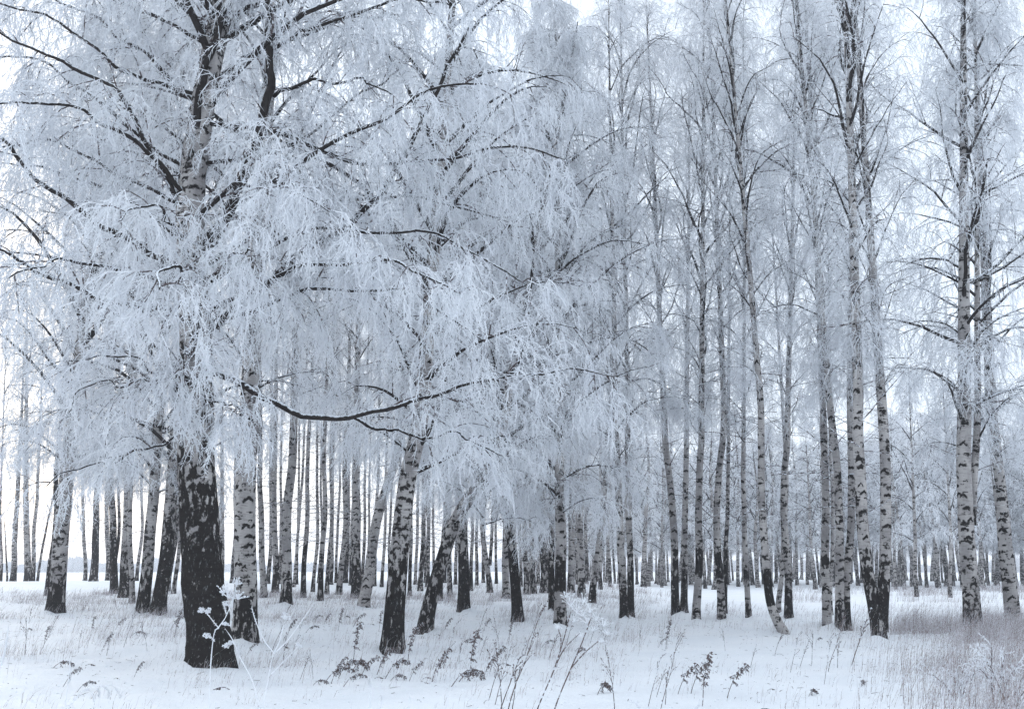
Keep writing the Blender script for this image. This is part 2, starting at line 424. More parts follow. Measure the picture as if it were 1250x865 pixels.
TREES = []
def tree(px, py, w, way, kind='C', label='', group=None, base=(1.2, .7), H=None, cut=None, crown=True, seed=None, variant=None, d=None, stems=(), name='birch_tree', dmax=62.0, rough=0.0, az=None):
    """a birch whose foot shows at px, py; w its width in px at breast height; way the px points its trunk passes"""
    k = len(TREES); r = np.random.default_rng(1000 + (seed if seed is not None else k))
    b = ground_hit(px, py, dmax) if d is None else None
    if d is not None:
        b = at(px, py, d); b[2] = float(terrain(b[0], b[1]))
    Y = b[1]; H = H or (r.uniform(19.5, 22.5) if kind == 'B' else r.uniform(16.5, 20.5))
    pts = [b - np.array([0, 0, .25]), b]
    for j, (x, y) in enumerate(way):
        p = at(x, y, Y); p[1] += 0; pts.append(p)
    pts = np.array(pts)
    dirn = nrm(pts[-1] - pts[-2]); top = pts[-1]; rest = b[2] + H - top[2]
    if rest > .5:
        dd = nrm(dirn * .55 + np.array([0, 0, .45])); pts = np.vstack([pts, top + dd * rest / max(dd[2], .3)])
    near = Y < 24
    n = 90 if near else (60 if Y < 40 else 34)
    C = catmull(pts, 400)
    s = np.concatenate([[0], np.cumsum(np.linalg.norm(np.diff(C, axis=0), axis=1))]); tot = s[-1]
    xs = tot * np.linspace(0, 1, n) ** 1.35
    P = np.stack([np.interp(xs, s, C[:, i]) for i in range(3)], 1)
    P[:, 0] += (.05 * (vnoise(xs * .9, xs * 0, k) - .5) + (.05 if near else .22) * (vnoise(xs * .33, xs * 0 + 9, k) - .5)) * sstep(.3, 2.5, xs); P[:, 1] += .10 * (vnoise(xs * .35, xs * 0 + 5, k) - .5) * sstep(.5, 3, xs)
    if crown: P = straighten(P, b[2], H)
    r0 = .5 * w * Y / FPX
    rad = r0 * np.clip(1.04 - xs / tot, .02, 1) ** .82 * (1 + (.24 if rough else .38) * np.exp(-np.maximum(xs - .2, 0) / .28))
    dk = darkness(xs, base, r, tot)
    if cut:
        for (h0, h1, vv) in cut: dk = np.where((xs > h0 + .25) & (xs < h1 + .25), vv, dk)
    if rough: dk = np.clip(dk + .09, 0, 1.0)
    root = link(name, None, None, b); root.empty_display_size = .3
    tag(root, label or 'slender pale birch trunk in the thicket behind the front row', 'birch tree', group)
    me = trunk_mesh(P - b, rad, 20 if rough else (14 if near else (10 if Y < 40 else 7)), dk, rough, k)
    tr = link('trunk', me, root)
    for sp in stems:      # extra stems of the same tree
        (way2, w2) = sp
        q = np.array([at(x, y, Y + dy) for (x, y, dy) in way2]); dd = nrm(q[-1] - q[-2]); rr = b[2] + H * .93 - q[-1][2]
        if rr > .5: q = np.vstack([q, q[-1] + nrm(dd * .5 + np.array([0, 0, .5])) * rr])
        C2 = catmull(q, 70)
        if crown: C2 = straighten(C2, b[2], .93 * H)
        x2 = np.linspace(0, 1, 70); r2 = .5 * w2 * Y / FPX * np.clip(1.04 - x2, .02, 1) ** .82
        link('stem', trunk_mesh(C2 - b, r2, 12 if near else 8, darkness(x2 * H, (base[0] * .7, base[1]), r, H), 0, k + 50, 'stem'), root)
        if crown: add_crown(root, C2 - b, kind, r, .93 * H, None, sc=.8)
    if crown: add_crown(root, P - b, kind, r, H, variant, az=az)
    TREES.append((root, b, Y)); return root

def straighten(P, z0, H):
    """the trunk runs nearly straight through its crown, so that the limbs meet it"""
    z = P[:, 2] - z0; zc = .27 * H
    a = np.array([np.interp(zc, z, P[:, i]) for i in range(3)]); e = P[-1]
    t = np.clip((P[:, 2] - a[2]) / max(e[2] - a[2], .1), 0, 1)[:, None]
    w = .92 * sstep(zc - 1.5, zc + 1.5, z)[:, None]; L = a + (e - a) * t; L[:, 2] = P[:, 2]
    return P * (1 - w) + L * w

def add_crown(root, P, kind, r, H, variant=None, sc=1.0, az=None):
    me = CROWN[kind]; ref = 13.0 if kind == 'D' else REFH
    m = me[(int(r.integers(len(me))) if variant is None else variant)]
    z = P[:, 2]; zc = .27 * H
    a = np.array([np.interp(zc, z, P[:, 0]), np.interp(zc, z, P[:, 1]), zc]); e = P[-1]
    d = nrm(e - a); k = np.linalg.norm(e - a) / (ref * .73)
    o = link('crown', m, root)
    from mathutils import Vector, Quaternion
    qd = Vector((0, 0, 1)).rotation_difference(Vector(d)); qz = Quaternion((0, 0, 1), float(r.uniform(0, 2 * PI)) if az is None else az)
    o.rotation_mode = 'QUATERNION'; o.rotation_quaternion = qd @ qz
    wd = k * r.uniform(.92, 1.12) * sc; o.scale = (wd, wd, k)
    o.location = e - d * (ref * k)
    return o

def limb_part(root, b, line, y0, y1, r0, r1, name='limb'):
    L = np.array([at(x, y, y0 + (y1 - y0) * (i / (len(line) - 1)) ** 1.1) for i, (x, y) in enumerate(line)])
    C = catmull(L, 34); s = np.linspace(0, 1, 34)
    C += np.stack([.16 * (vnoise(s * 6, s * 0 + i, len(line) * 7 + i) - .5) + .07 * (vnoise(s * 17, s * 0 + i, len(line) * 5 + i) - .5) for i in range(3)], 1) * sstep(0, .2, s)[:, None]
    mb = MB(); mb.tube(C - b, r0 * (1 - s) + r1 * s, 8, 0)
    link(name, mb.mesh(name, [BRANCH], True), root)
    return C - b

# ---- the big old birch in front
hero = tree(256, 812, 49, [(246, 690), (241, 560), (237, 400), (233, 250), (250, 120), (268, 30)], 'A', crown=False, rough=.03, H=20,
            label='massive old birch with the thickest, nearly black furrowed trunk and heavy frosted limbs', base=(2.1, 1.0), name='old_birch_tree')
hb, hy = TREES[-1][1], TREES[-1][2]
HL = [  # px line, depth change, radius at both ends
    ([(262, 455), (290, 466), (325, 487), (370, 505), (430, 508), (480, 502), (530, 488), (580, 472), (640, 460), (700, 452), (760, 458)], -.9, .056, .008),
    ([(430, 508), (455, 522), (490, 528), (550, 533), (610, 548)], -1.1, .028, .010),
    ([(245, 410), (275, 385), (320, 345), (360, 315), (410, 290), (465, 238), (495, 185), (512, 150), (545, 85), (570, 30)], -.6, .075, .020),
    ([(228, 378), (190, 372), (140, 368), (90, 352), (40, 330), (0, 308), (-45, 290)], -.9, .055, .018),
    ([(232, 335), (180, 300), (110, 265), (70, 238), (30, 205), (0, 172), (-55, 150)], -1.0, .065, .022),
    ([(236, 245), (236, 170), (248, 90), (264, 10), (272, -70)], -.45, .075, .045),
    ([(240, 290), (215, 230), (175, 160), (140, 110), (90, 85), (20, 55), (-40, 30)], -1.5, .05, .016),
    ([(245, 325), (265, 285), (288, 240), (312, 185), (328, 140), (334, 110), (333, 40), (328, -50)], -.5, .095, .05),
    ([(334, 118), (350, 106), (390, 100), (430, 98), (480, 110)], -.9, .035, .012),
    ([(222, 530), (185, 545), (140, 560), (95, 575), (50, 586)], -.7, .022, .008),
    ([(225, 460), (190, 465), (150, 468), (110, 472), (80, 497)], -.5, .022, .008),
    ([(240, 430), (236, 380), (224, 345), (205, 330), (190, 345)], -3.6, .045, .012),
    ([(255, 380), (330, 340), (420, 318), (500, 330), (560, 350)], -3.0, .045, .012),
    ([(242, 300), (300, 240), (380, 190), (450, 150), (530, 110), (600, 95)], -2.6, .05, .014),
    ([(236, 250), (190, 200), (130, 150), (60, 130), (-20, 120)], -2.2, .045, .014),
    ([(262, 40), (330, 0), (420, -40), (520, -50)], -1.4, .05, .014),
    ([(245, 330), (330, 270), (430, 240), (540, 250), (620, 265)], 2.4, .05, .014),
    ([(230, 300), (150, 240), (60, 210), (-20, 200)], 2.4, .045, .014),
    ([(240, 480), (230, 470), (200, 455), (150, 440), (100, 430)], -1.9, .028, .010),
    ([(236, 360), (150, 330), (80, 320), (10, 340)], -2.6, .04, .010),
    ([(245, 500), (262, 490), (280, 495), (300, 510)], -1.6, .020, .008),
    ([(268, 30), (240, -10), (180, -40), (90, -50)], -1.5, .045, .014),
    ([(260, 100), (330, 60), (410, 30), (500, 20)], 1.8, .045, .014),
    ([(238, 400), (250, 350), (275, 320), (310, 305)], -3.2, .040, .010),
    ([(236, 330), (215, 290), (205, 270), (180, 255), (140, 262)], -3.0, .040, .010),
    ([(240, 270), (262, 240), (300, 225), (350, 230), (400, 250)], -3.4, .040, .010),
    ([(236, 470), (225, 455), (222, 440), (228, 430)], -2.4, .028, .008),
    ([(250, 130), (215, 110), (170, 60), (120, 30), (40, -20)], .8, .045, .014),
    ([(236, 210), (170, 170), (90, 100), (10, 70), (-50, 80)], 2.6, .045, .014),
    ([(250, 400), (340, 365), (430, 350), (520, 370), (590, 410)], -2.2, .04, .010),
    ([(250, 350), (350, 290), (460, 280), (560, 300), (640, 340)], -1.6, .04, .010),
    ([(262, 60), (190, 20), (100, -10), (0, -20)], 1.5, .04, .012),
    ([(255, 120), (170, 95), (70, 30), (-40, 0)], -.4, .04, .012),
    ([(333, 60), (400, 30), (470, 5), (560, 10)], -1.6, .035, .012),
    ([(245, 200), (330, 190), (420, 130), (500, 80)], .9, .04, .012),
    ([(240, 260), (150, 215), (60, 175), (-30, 190)], .6, .04, .012),
    ([(255, 150), (350, 170), (440, 200), (540, 190), (640, 180), (700, 190)], -1.2, .05, .012),
]
hm = MB(); hr = np.random.default_rng(5)
lim = [limb_part(hero, hb, l, hy, hy + dy, a, c) for (l, dy, a, c) in HL]
LIGHT = (0, 1, 9, 10)      # low limbs with little on them
for i, C in enumerate(lim):
    if i in (0, 1): C = C[int(len(C) * .36):]
    P = C[np.linspace(0, len(C) - 1, 12).astype(int)][None]; ln = float(np.linalg.norm(np.diff(C, axis=0), axis=1).sum())
    n = int(np.clip(round(ln * 2.9), 6, 19)) if i not in LIGHT else int(ln * 2.8)
    foliate(hm, hr, P, np.array([min(ln, 3.6)]), nb=n, blen=.34, nbl=6, nt=6, ntl=7, droop=(.8 if i in LIGHT else 1.0), bmin=(.45 if i in LIGHT else .6), thick=1.12, tl=(.15, .46), frost=.9)
# the crown above the frame
zu = hr.uniform(9, 19, 26); az = hr.uniform(0, 2 * PI, 26); el = R(1) * hr.uniform(30, 60, 26); lu = (20.5 - zu) * .36 + 1.0
tx = hero.children[0].data; ax = at(268, 30, hy) - hb
L = grow(hr, np.stack([ax[0] + (zu - ax[2]) * .02, ax[1] + 0 * zu, zu], 1), np.stack([np.cos(az) * np.cos(el), np.sin(az) * np.cos(el), np.sin(el)], 1), lu, 8, 1.0, .07, .2)
hm.tube(L, taper(.012 + .012 * lu, .006, 8), 5, 0)
foliate(hm, hr, L, lu, nb=7, nbl=4, nt=3, ntl=2, thick=1.5)
link('crown', hm.mesh('frosted_crown', [BRANCH, TWIG, FROST]), hero)

# ---- front and middle birches, traced one by one
T = tree
FG = None
T(298, 786, 27, [(303, 560), (307, 480), (318, 260), (330, 90)], 'E', 'pale birch just behind the massive black trunk, banded with dark lines', base=(1.0, .8), H=22, variant=0)
T(67, 748, 19, [(78, 620), (86, 540), (100, 420)], 'A', 'stout pale birch with black patches at its foot, nearest the side of the open field', base=(1.2, .75), H=20)
T(58, 727, 7, [(64, 640), (71, 560), (78, 470)], 'C', 'dark slim birch half hidden behind the stout patchy one by the field', base=(6, .7))
T(479, 795, 24, [(487, 690), (497, 600), (510, 520), (522, 420)], 'A', 'leaning birch with bold black chevrons and black split foot, frosty branches hanging round it', base=(1.5, .95), H=17, variant=0)
T(519, 771, 17, [(530, 715), (540, 680), (553, 640), (576, 598), (606, 552), (632, 470)], 'A', 'strongly slanting birch beside the chevron-marked leaner, its foot in weeds', base=(2.0, .7), H=14.5, variant=1)
T(566, 747, 14, [(564, 650), (560, 580), (552, 450), (556, 250)], 'A', 'upright birch with a solid black foot right behind the slanting one', base=(1.6, 1.0), H=18)
T(632, 758, 13, [(627, 700), (622, 665), (612, 590), (600, 480)], 'A', 'birch with ringed black lower trunk tilting slightly towards the slanting one', base=(1.9, 1.0), H=15.5, variant=1)
T(684, 766, 14, [(684, 680), (683, 600), (682, 450)], 'A', 'birch with a sharp black collar round its lower trunk behind a white-headed frosted umbels', base=(.35, .9), cut=[(.75, 1.45, 1.05)], H=16, variant=1)
T(674, 748, 8, [(673, 690), (671, 636), (668, 560)], 'E', 'thinner birch tucked close behind the black-collared one', base=(1.8, .8))
T(710, 729, 9, [(710, 640), (713, 560)], 'C', 'pale birch rising just behind the white-headed frosted umbels', base=(.9, .4))
T(723, 735, 8, [(728, 670), (734, 610), (742, 540)], 'E', 'spotted birch leaning away from the white-headed frosted umbels towards the open snow', base=(1.0, .6))
T(762, 757, 9.5, [(760, 660), (757, 560), (752, 400)], 'E', 'nearer birch of the close pair by the edge of the bright clearing', base=(.9, .85), H=19, variant=0)
T(770, 753, 8, [(768, 660), (765, 560), (764, 420)], 'B', 'farther birch of the close pair by the clearing, with a black foot', base=(1.5, 1.05))
T(825, 752, 9.5, [(821, 690), (816, 610), (810, 540), (806, 440)], 'B', 'black-footed birch at the clearing edge, first of three standing close together', base=(1.45, 1.05))
T(835, 747, 8, [(836, 680), (839, 560), (842, 420), (845, 300)], 'B', 'middle birch of the three standing close together at the clearing', base=(1.4, .95))
T(850, 760, 9.5, [(851, 700), (855, 560), (858, 430), (862, 300)], 'B', 'birch with a dark jutting collar, last of the three standing close together', base=(.3, .5), cut=[(1.25, 2.1, .95)])
T(881, 756, 9, [(880, 680), (879, 560), (881, 400), (876, 250)], 'B', 'pale-footed birch in front of a darker twin in the clearing', base=(.6, .3), cut=[(1.2, 2.0, .85)])
T(885, 750, 5.5, [(886, 660), (888, 560), (893, 420)], 'C', 'dark thin birch directly behind the pale-footed clearing birch', base=(2.2, .9))
T(914, 755, 6.5, [(912, 660), (911, 560), (914, 420)], 'B', 'thin straight birch alone in the clearing beside the curved one', base=(.5, .6), cut=[(.9, 1.5, .8)])
T(957, 773, 10, [(949, 758), (942, 740), (937, 700), (935, 670), (931, 580), (927, 430), (915, 280), (900, 150)], 'B', 'birch with a swept curved foot and a black band in the clearing', base=(.2, .6), cut=[(.75, 1.35, 1.05)], H=19)
T(963, 755, 9, [(962, 660), (961, 560), (968, 420), (975, 300)], 'B', 'birch with broad dark foot just past the curved-foot birch', base=(1.2, .9))
T(950, 749, 6, [(955, 690), (960, 620), (962, 540), (953, 420)], 'C', 'thin birch slanting across between the curved-foot and dark-footed ones', base=(.4, .2))
T(1010, 764, 10, [(1009, 690), (1007, 580), (1003, 450), (1000, 330)], 'B', 'pale birch with a single black ring, outermost of the clump of three', base=(.2, .3), cut=[(1.42, 1.72, 1.05)])
T(1014, 750, 5, [(1015, 680), (1016, 580), (1018, 470)], 'C', 'thin birch half hidden behind the clump with the black-ringed trunk', base=(.5, .3))
T(1026, 768, 10.5, [(1023, 690), (1020, 580), (1008, 400), (1001, 300), (992, 180), (978, 40)], 'B', 'tall birch with heavy dark knots high up, middle of the clump of three', base=(.7, .8), H=20)
T(1034, 768, 9.5, [(1034, 690), (1036, 580), (1043, 430), (1048, 250)], 'B', 'birch with frosty grass at its foot, innermost of the clump of three', base=(.7, .8))
T(1074, 783, 15, [(1068, 745), (1058, 694), (1051, 580), (1046, 430), (1053, 260), (1054, 130), (1043, 0)], 'B', 'twin-stemmed birch forking low above a black foot', base=(1.3, 1.0), H=21,
  stems=[([(1076, 770, -.05), (1078, 730, -.05), (1080, 690, -.05), (1081, 580, 0), (1072, 430, .1), (1066, 330, .2)], 14)])
T(1189, 776, 20, [(1184, 690), (1177, 580), (1176, 470), (1182, 330), (1186, 200)], 'E', 'thick birch with two stems parting above head height and frosty grass round its foot', base=(.8, .8), H=19,
  stems=[([(1186, 640, .1), (1189, 580, .15), (1192, 520, .2), (1196, 470, .25)], 9)])
T(1238, 767, 17, [(1230, 680), (1218, 580), (1208, 440), (1204, 280), (1200, 150)], 'E', 'pale birch with neat black chevrons leaning inwards at the edge of the picture', base=(.4, .5), H=19)
T(193, 748, 16, [(199, 690), (205, 620), (212, 550), (218, 480)], 'A', 'dark-footed birch leaning close beside the massive black trunk', base=(2.2, .95), H=21)
T(174, 747, 14, [(181, 680), (187, 610), (193, 550), (199, 460)], 'A', 'mottled birch leaning parallel to its dark-footed neighbour by the massive trunk', base=(1.3, .7), H=21)
T(161, 736, 6, [(161, 660), (162, 560)], 'C', 'thin pale birch pressed between two thicker mottled ones', base=(.6, .3))
T(151, 729, 11, [(154, 650), (156, 560), (157, 470)], 'E', 'straight birch with a row of dark knots on one side and black foot', base=(1.4, .8))
T(139, 724, 9, [(138, 660), (137, 590), (134, 500)], 'E', 'black-footed birch with a thin second stem splitting off low', base=(2.3, .95), stems=[([(140, 690, 0), (145, 655, 0), (145, 610, 0), (143, 560, 0)], 4)])
T(349, 739, 12.5, [(353, 660), (357, 560), (359, 470)], 'C', 'tan birch with black notches, thickest between the banded one and the thicket', base=(.8, .8))
T(444, 740, 13, [(452, 700), (460, 650), (472, 606), (486, 545), (497, 470)], 'C', 'pale birch slanting out of the thicket towards the chevron-marked leaner', base=(.3, .4))
T(435, 730, 12, [(436, 660), (436, 560), (437, 460)], 'C', 'straight dark-notched birch at the root of the pale slanting one', base=(1.6, .8))
T(391, 733, 6.5, [(393, 650), (396, 560)], 'C', 'slim birch standing a little in front of the thicket row', base=(1.4, .7))
T(370, 729, 6, [(373, 650), (378, 560)], 'C', 'slim black-footed birch next to the tan notched one', base=(2, .95))
T(618, 730, 9, [(616, 660), (614, 580)], 'E', 'pale birch with bark peeling just behind the ringed tilting one', base=(.5, .4))
T(598, 723, 6.5, [(595, 690), (591, 660), (588, 600)], 'C', 'forked thin birch standing alone in a bright gap', base=(1.0, .6), stems=[([(598, 690, 0), (600, 660, 0), (602, 610, 0)], 4)])
# thin trunks one can still tell apart at the field edge
T(1, 706, 3.5, [(1, 560)], 'C', 'very thin birch at the outermost edge before the field')
T(9, 706, 2.6, [(8, 670), (6, 634)], 'C', 'short thin broken birch stub before the open field', crown=False, H=4.4, base=(3, .6))
T(16, 706, 7, [(20, 640), (23, 560), (26, 470)], 'C', 'mottled birch at the field edge beside the broken stub', base=(.9, .9))
T(34, 706, 8, [(33, 640), (32, 560), (29, 470)], 'C', 'thicker birch of the crossing pair at the field edge', base=(1.0, .9))
T(40, 707, 5, [(43, 640), (46, 560), (49, 470)], 'C', 'thinner birch of the crossing pair at the field edge', base=(1.2, .8))
T(46, 706, 3, [(54, 660), (62, 624), (74, 575)], 'C', 'thin dark sapling slanting steeply at the field edge', H=12, base=(4, .6))
T(104, 707, 4.5, [(102, 640), (100, 560)], 'C', 'thin birch with a small burl at its foot before the field', base=(1.2, .6))
T(114, 709, 9, [(118, 640), (121, 560), (125, 460)], 'C', 'dark-footed birch in the bright gap beyond the patchy stout one', base=(3, .9))
T(132, 706, 6, [(131, 640), (131, 560)], 'C', 'thin pale birch just behind the black-footed split-stem one')
T(270, 708, 6, [(270, 640), (270, 560), (268, 480)], 'C', 'thin birch in the bright slot between massive black and banded trunks')
T(322, 729, 7.5, [(318, 670), (316, 610), (314, 540)], 'C', 'tan birch bending away beside the banded pale trunk', base=(.4, .4))
T(336, 723, 8, [(336, 650), (335, 560)], 'C', 'dark-spotted birch between the bending tan one and the notched one', base=(1.1, .8))

# landmarks by which the many alike things are told apart
MARKS = [(67, 'stout patchy birch by the field'), (151, 'straight birch with a row of knots'), (193, 'dark-footed leaning birch'), (250, 'massive black trunk'), (302, 'banded pale birch'), (353, 'tan notched birch'),
         (391, 'slim birch in front of the thicket'), (436, 'straight dark-notched birch'), (486, 'chevron-marked leaning birch'), (530, 'strongly slanting birch'), (565, 'solid black-footed birch'), (598, 'forked thin birch'), (629, 'ringed tilting birch'),
         (684, 'black-collared birch'), (726, 'spotted leaning birch'), (766, 'close pair of birches'), (836, 'three birches standing close'), (882, 'pale-footed clearing birch'), (914, 'thin lone clearing birch'), (946, 'curved-foot birch'),
         (1022, 'clump of three birches'), (1074, 'twin-stemmed birch'), (1186, 'thick two-stemmed birch'), (1232, 'chevron birch at the edge')]
ORD = ['first', 'second', 'third', 'fourth', 'fifth', 'sixth', 'seventh', 'eighth', 'ninth']
def mark(x):
    i = min(range(len(MARKS)), key=lambda j: abs(MARKS[j][0] - x)); return i, ('right' if x >= MARKS[i][0] else 'left')
def between(x):
    i = sum(1 for m in MARKS if m[0] <= x); lo, hi = MARKS[max(i - 1, 0)][1], MARKS[min(i, len(MARKS) - 1)][1]
    return f'between the {lo} and the {hi}' if lo != hi else f'beyond the {lo}'

# ---- the thicket behind: too alike to tell apart one by one
TG, TL = 'slender birches of the thicket', 'slender birch among the crowded thin trunks of the thicket'
thick = [(382, 722, 4.5, 382), (399, 725, 5, 402), (404, 713, 4.5, 406), (414, 725, 7, 420), (421, 711, 7, 423), (428, 714, 4, 430), (457, 715, 4.5, 458), (466, 716, 4, 470),
         (500, 727, 4.5, 499), (513, 721, 6, 515), (522, 716, 5, 524), (537, 733, 6, 540), (549, 728, 6, 548), (575, 721, 4.5, 577), (582, 714, 4, 584), (590, 711, 4, 589),
         (606, 712, 3.5, 606), (643, 725, 7, 642), (651, 724, 7, 652), (665, 723, 10, 662), (697, 723, 8, 698), (688, 714, 5, 688), (204, 721, 7, 214), (212, 724, 5, 217),
         (167, 705, 4, 169), (327, 712, 5, 326), (359, 716, 4, 366), (362, 713, 3.5, 361), (636, 716, 4, 634), (657, 714, 4, 658), (733, 719, 4.5, 735), (745, 716, 4, 744),
         (341, 712, 4, 341), (410, 711, 3.5, 410), (442, 712, 4, 444), (475, 711, 3.5, 476), (507, 713, 4, 508), (530, 712, 3.5, 529), (543, 711, 4, 543), (556, 713, 4, 557),
         (570, 712, 3.5, 571), (283, 711, 4, 282), (628, 712, 4, 627), (648, 712, 3.5, 649), (673, 713, 4.5, 674), (705, 713, 4.5, 706), (716, 712, 4, 715), (435, 710, 3.5, 433), (389, 711, 3.5, 390), (450, 711, 3.2, 451), (487, 713, 4, 489), (493, 710, 3.2, 492), (519, 711, 3.4, 520), (563, 711, 3.4, 562)]
TLAB = {}
for (x, y, w, x2) in sorted(thick, key=lambda q: abs(q[0] - MARKS[mark(q[0])[0]][0])):
    k = mark(x); c = sum(1 for v in TLAB.values() if v[0] == k); TLAB[(x, y)] = (k, f'{ORD[c]} slender thicket birch to the {k[1]} of the {MARKS[k[0]][1]}')
for i, (x, y, w, x2) in enumerate(thick):
    T(x, y, w, [((x + x2) / 2 + (625 - x) * .012, 640), (x2 + (625 - x) * .012, 560)], 'C', TLAB[(x, y)][1], TG, base=(rng.uniform(.6, 2.4), rng.uniform(.4, .95)), dmax=60)

# ---- the far grove behind the clearing
GG, GL = 'birches of the far grove', 'small distant birch in the hazy grove beyond the snowy clearing'
far_proto = []
def far_tree(x, y, h, w, fresh):
    b = np.array([x, y, float(terrain(x, y))]); r = rng
    root = link('birch_tree', None, None, b); root.empty_display_size = .3
    tag(root, 'small hazy far-grove birch ' + between(625 + FPX / CP * x / y * .98), 'birch tree', GG)
    if fresh:
        P = np.linspace([0, 0, -.3], [r.normal(0, .35), r.normal(0, .3), 13.0], 16); z = P[:, 2]
        P[:, 0] += .35 * (vnoise(z * .25, z * 0 + 3, len(far_proto)) - .5); P[0, :2] = P[1, :2] * .2
        me = trunk_mesh(P, .13 * np.clip(1.04 - np.maximum(z, 0) / 13, .02, 1) ** .8 * (1 + .3 * np.exp(-np.maximum(z, 0) / .3)), 6, darkness(z, (r.uniform(.6, 2.4), r.uniform(.2, .8)), r, 13), 0, len(far_proto))
        far_proto.append((me, P))
    me, P = far_proto[int(r.integers(len(far_proto)))] if not fresh else far_proto[-1]
    s = h / 13.0
    t = link('trunk', me, root); t.scale = (w, w, s); t.rotation_euler[2] = r.uniform(-.6, .6)
    o = link('crown', CROWN['D'][int(r.integers(2))], root); wd = s * r.uniform(1.1, 1.5); o.scale = (wd, wd, s); o.rotation_euler[2] = r.uniform(0, 6.28)
    return root
n = 0
for i in range(195):
    f = (i + rng.random()) / 195; u = .005 + .555 * f               # bearing: from behind the close pair to the picture edge
    y = rng.uniform(84, 122) if i % 3 else rng.uniform(80, 90)
    y -= 8 * sstep(.33, .40, u)
    if rng.random() < .12: y = rng.uniform(66, 78)
    far_tree(u * y, y, rng.uniform(10, 14.5), rng.uniform(.75, 1.45), n < 8); n += 1
for (px, py, w) in [(1119, 728, 5), (1160, 729, 4.5), (1094, 719, 4)]:
    T(px, py, w, [(px - 2, 640)], 'D', {1119: 'small pale birch standing out before the far grove, behind the twin-stemmed one', 1160: 'small pale birch before the far grove, beside the thick two-stemmed one', 1094: 'slim birch at the near rim of the far grove next to the twin-stemmed one'}[px], H=12, dmax=70, base=(.8, .6))

build_ground()

# ------------------------------------------------------------------ a far belt of woods across the field
def far_belt():
    r = np.random.default_rng(77); mb = MB(); n = 5200
    a = r.uniform(-R(44), R(30), n); d = r.uniform(520, 640, n); x = d * np.sin(a); y = d * np.cos(a)
    h = 2.2 + 4.2 * vnoise(a * 60, 0 * a, 9) * r.uniform(.7, 1.2, n) + 2.5 * vnoise(a * 190, 0 * a + 4, 10)
    b = np.stack([x, y, terrain(x, y) - .3], 1); lean = r.normal(0, .5, (n, 3)); lean[:, 2] = 0
    P = np.stack([b, b + np.stack([0 * h, 0 * h, h * .45], 1) + lean, b + np.stack([0 * h, 0 * h, h], 1) + lean * 1.6], 1)
    mb.tube(P, np.stack([np.full(n, .5), r.uniform(.7, 1.5, n), np.full(n, .1)], 1), 4, 0)
    o = link('distant_woods', mb.mesh('distant_woods', [mat_dry('far_woods', (.05, .05, .06), (.12, .12, .13), .5)]))
    tag(o, 'low hazy belt of woods far across the snowfield', 'woods', kind='stuff')
far_belt()

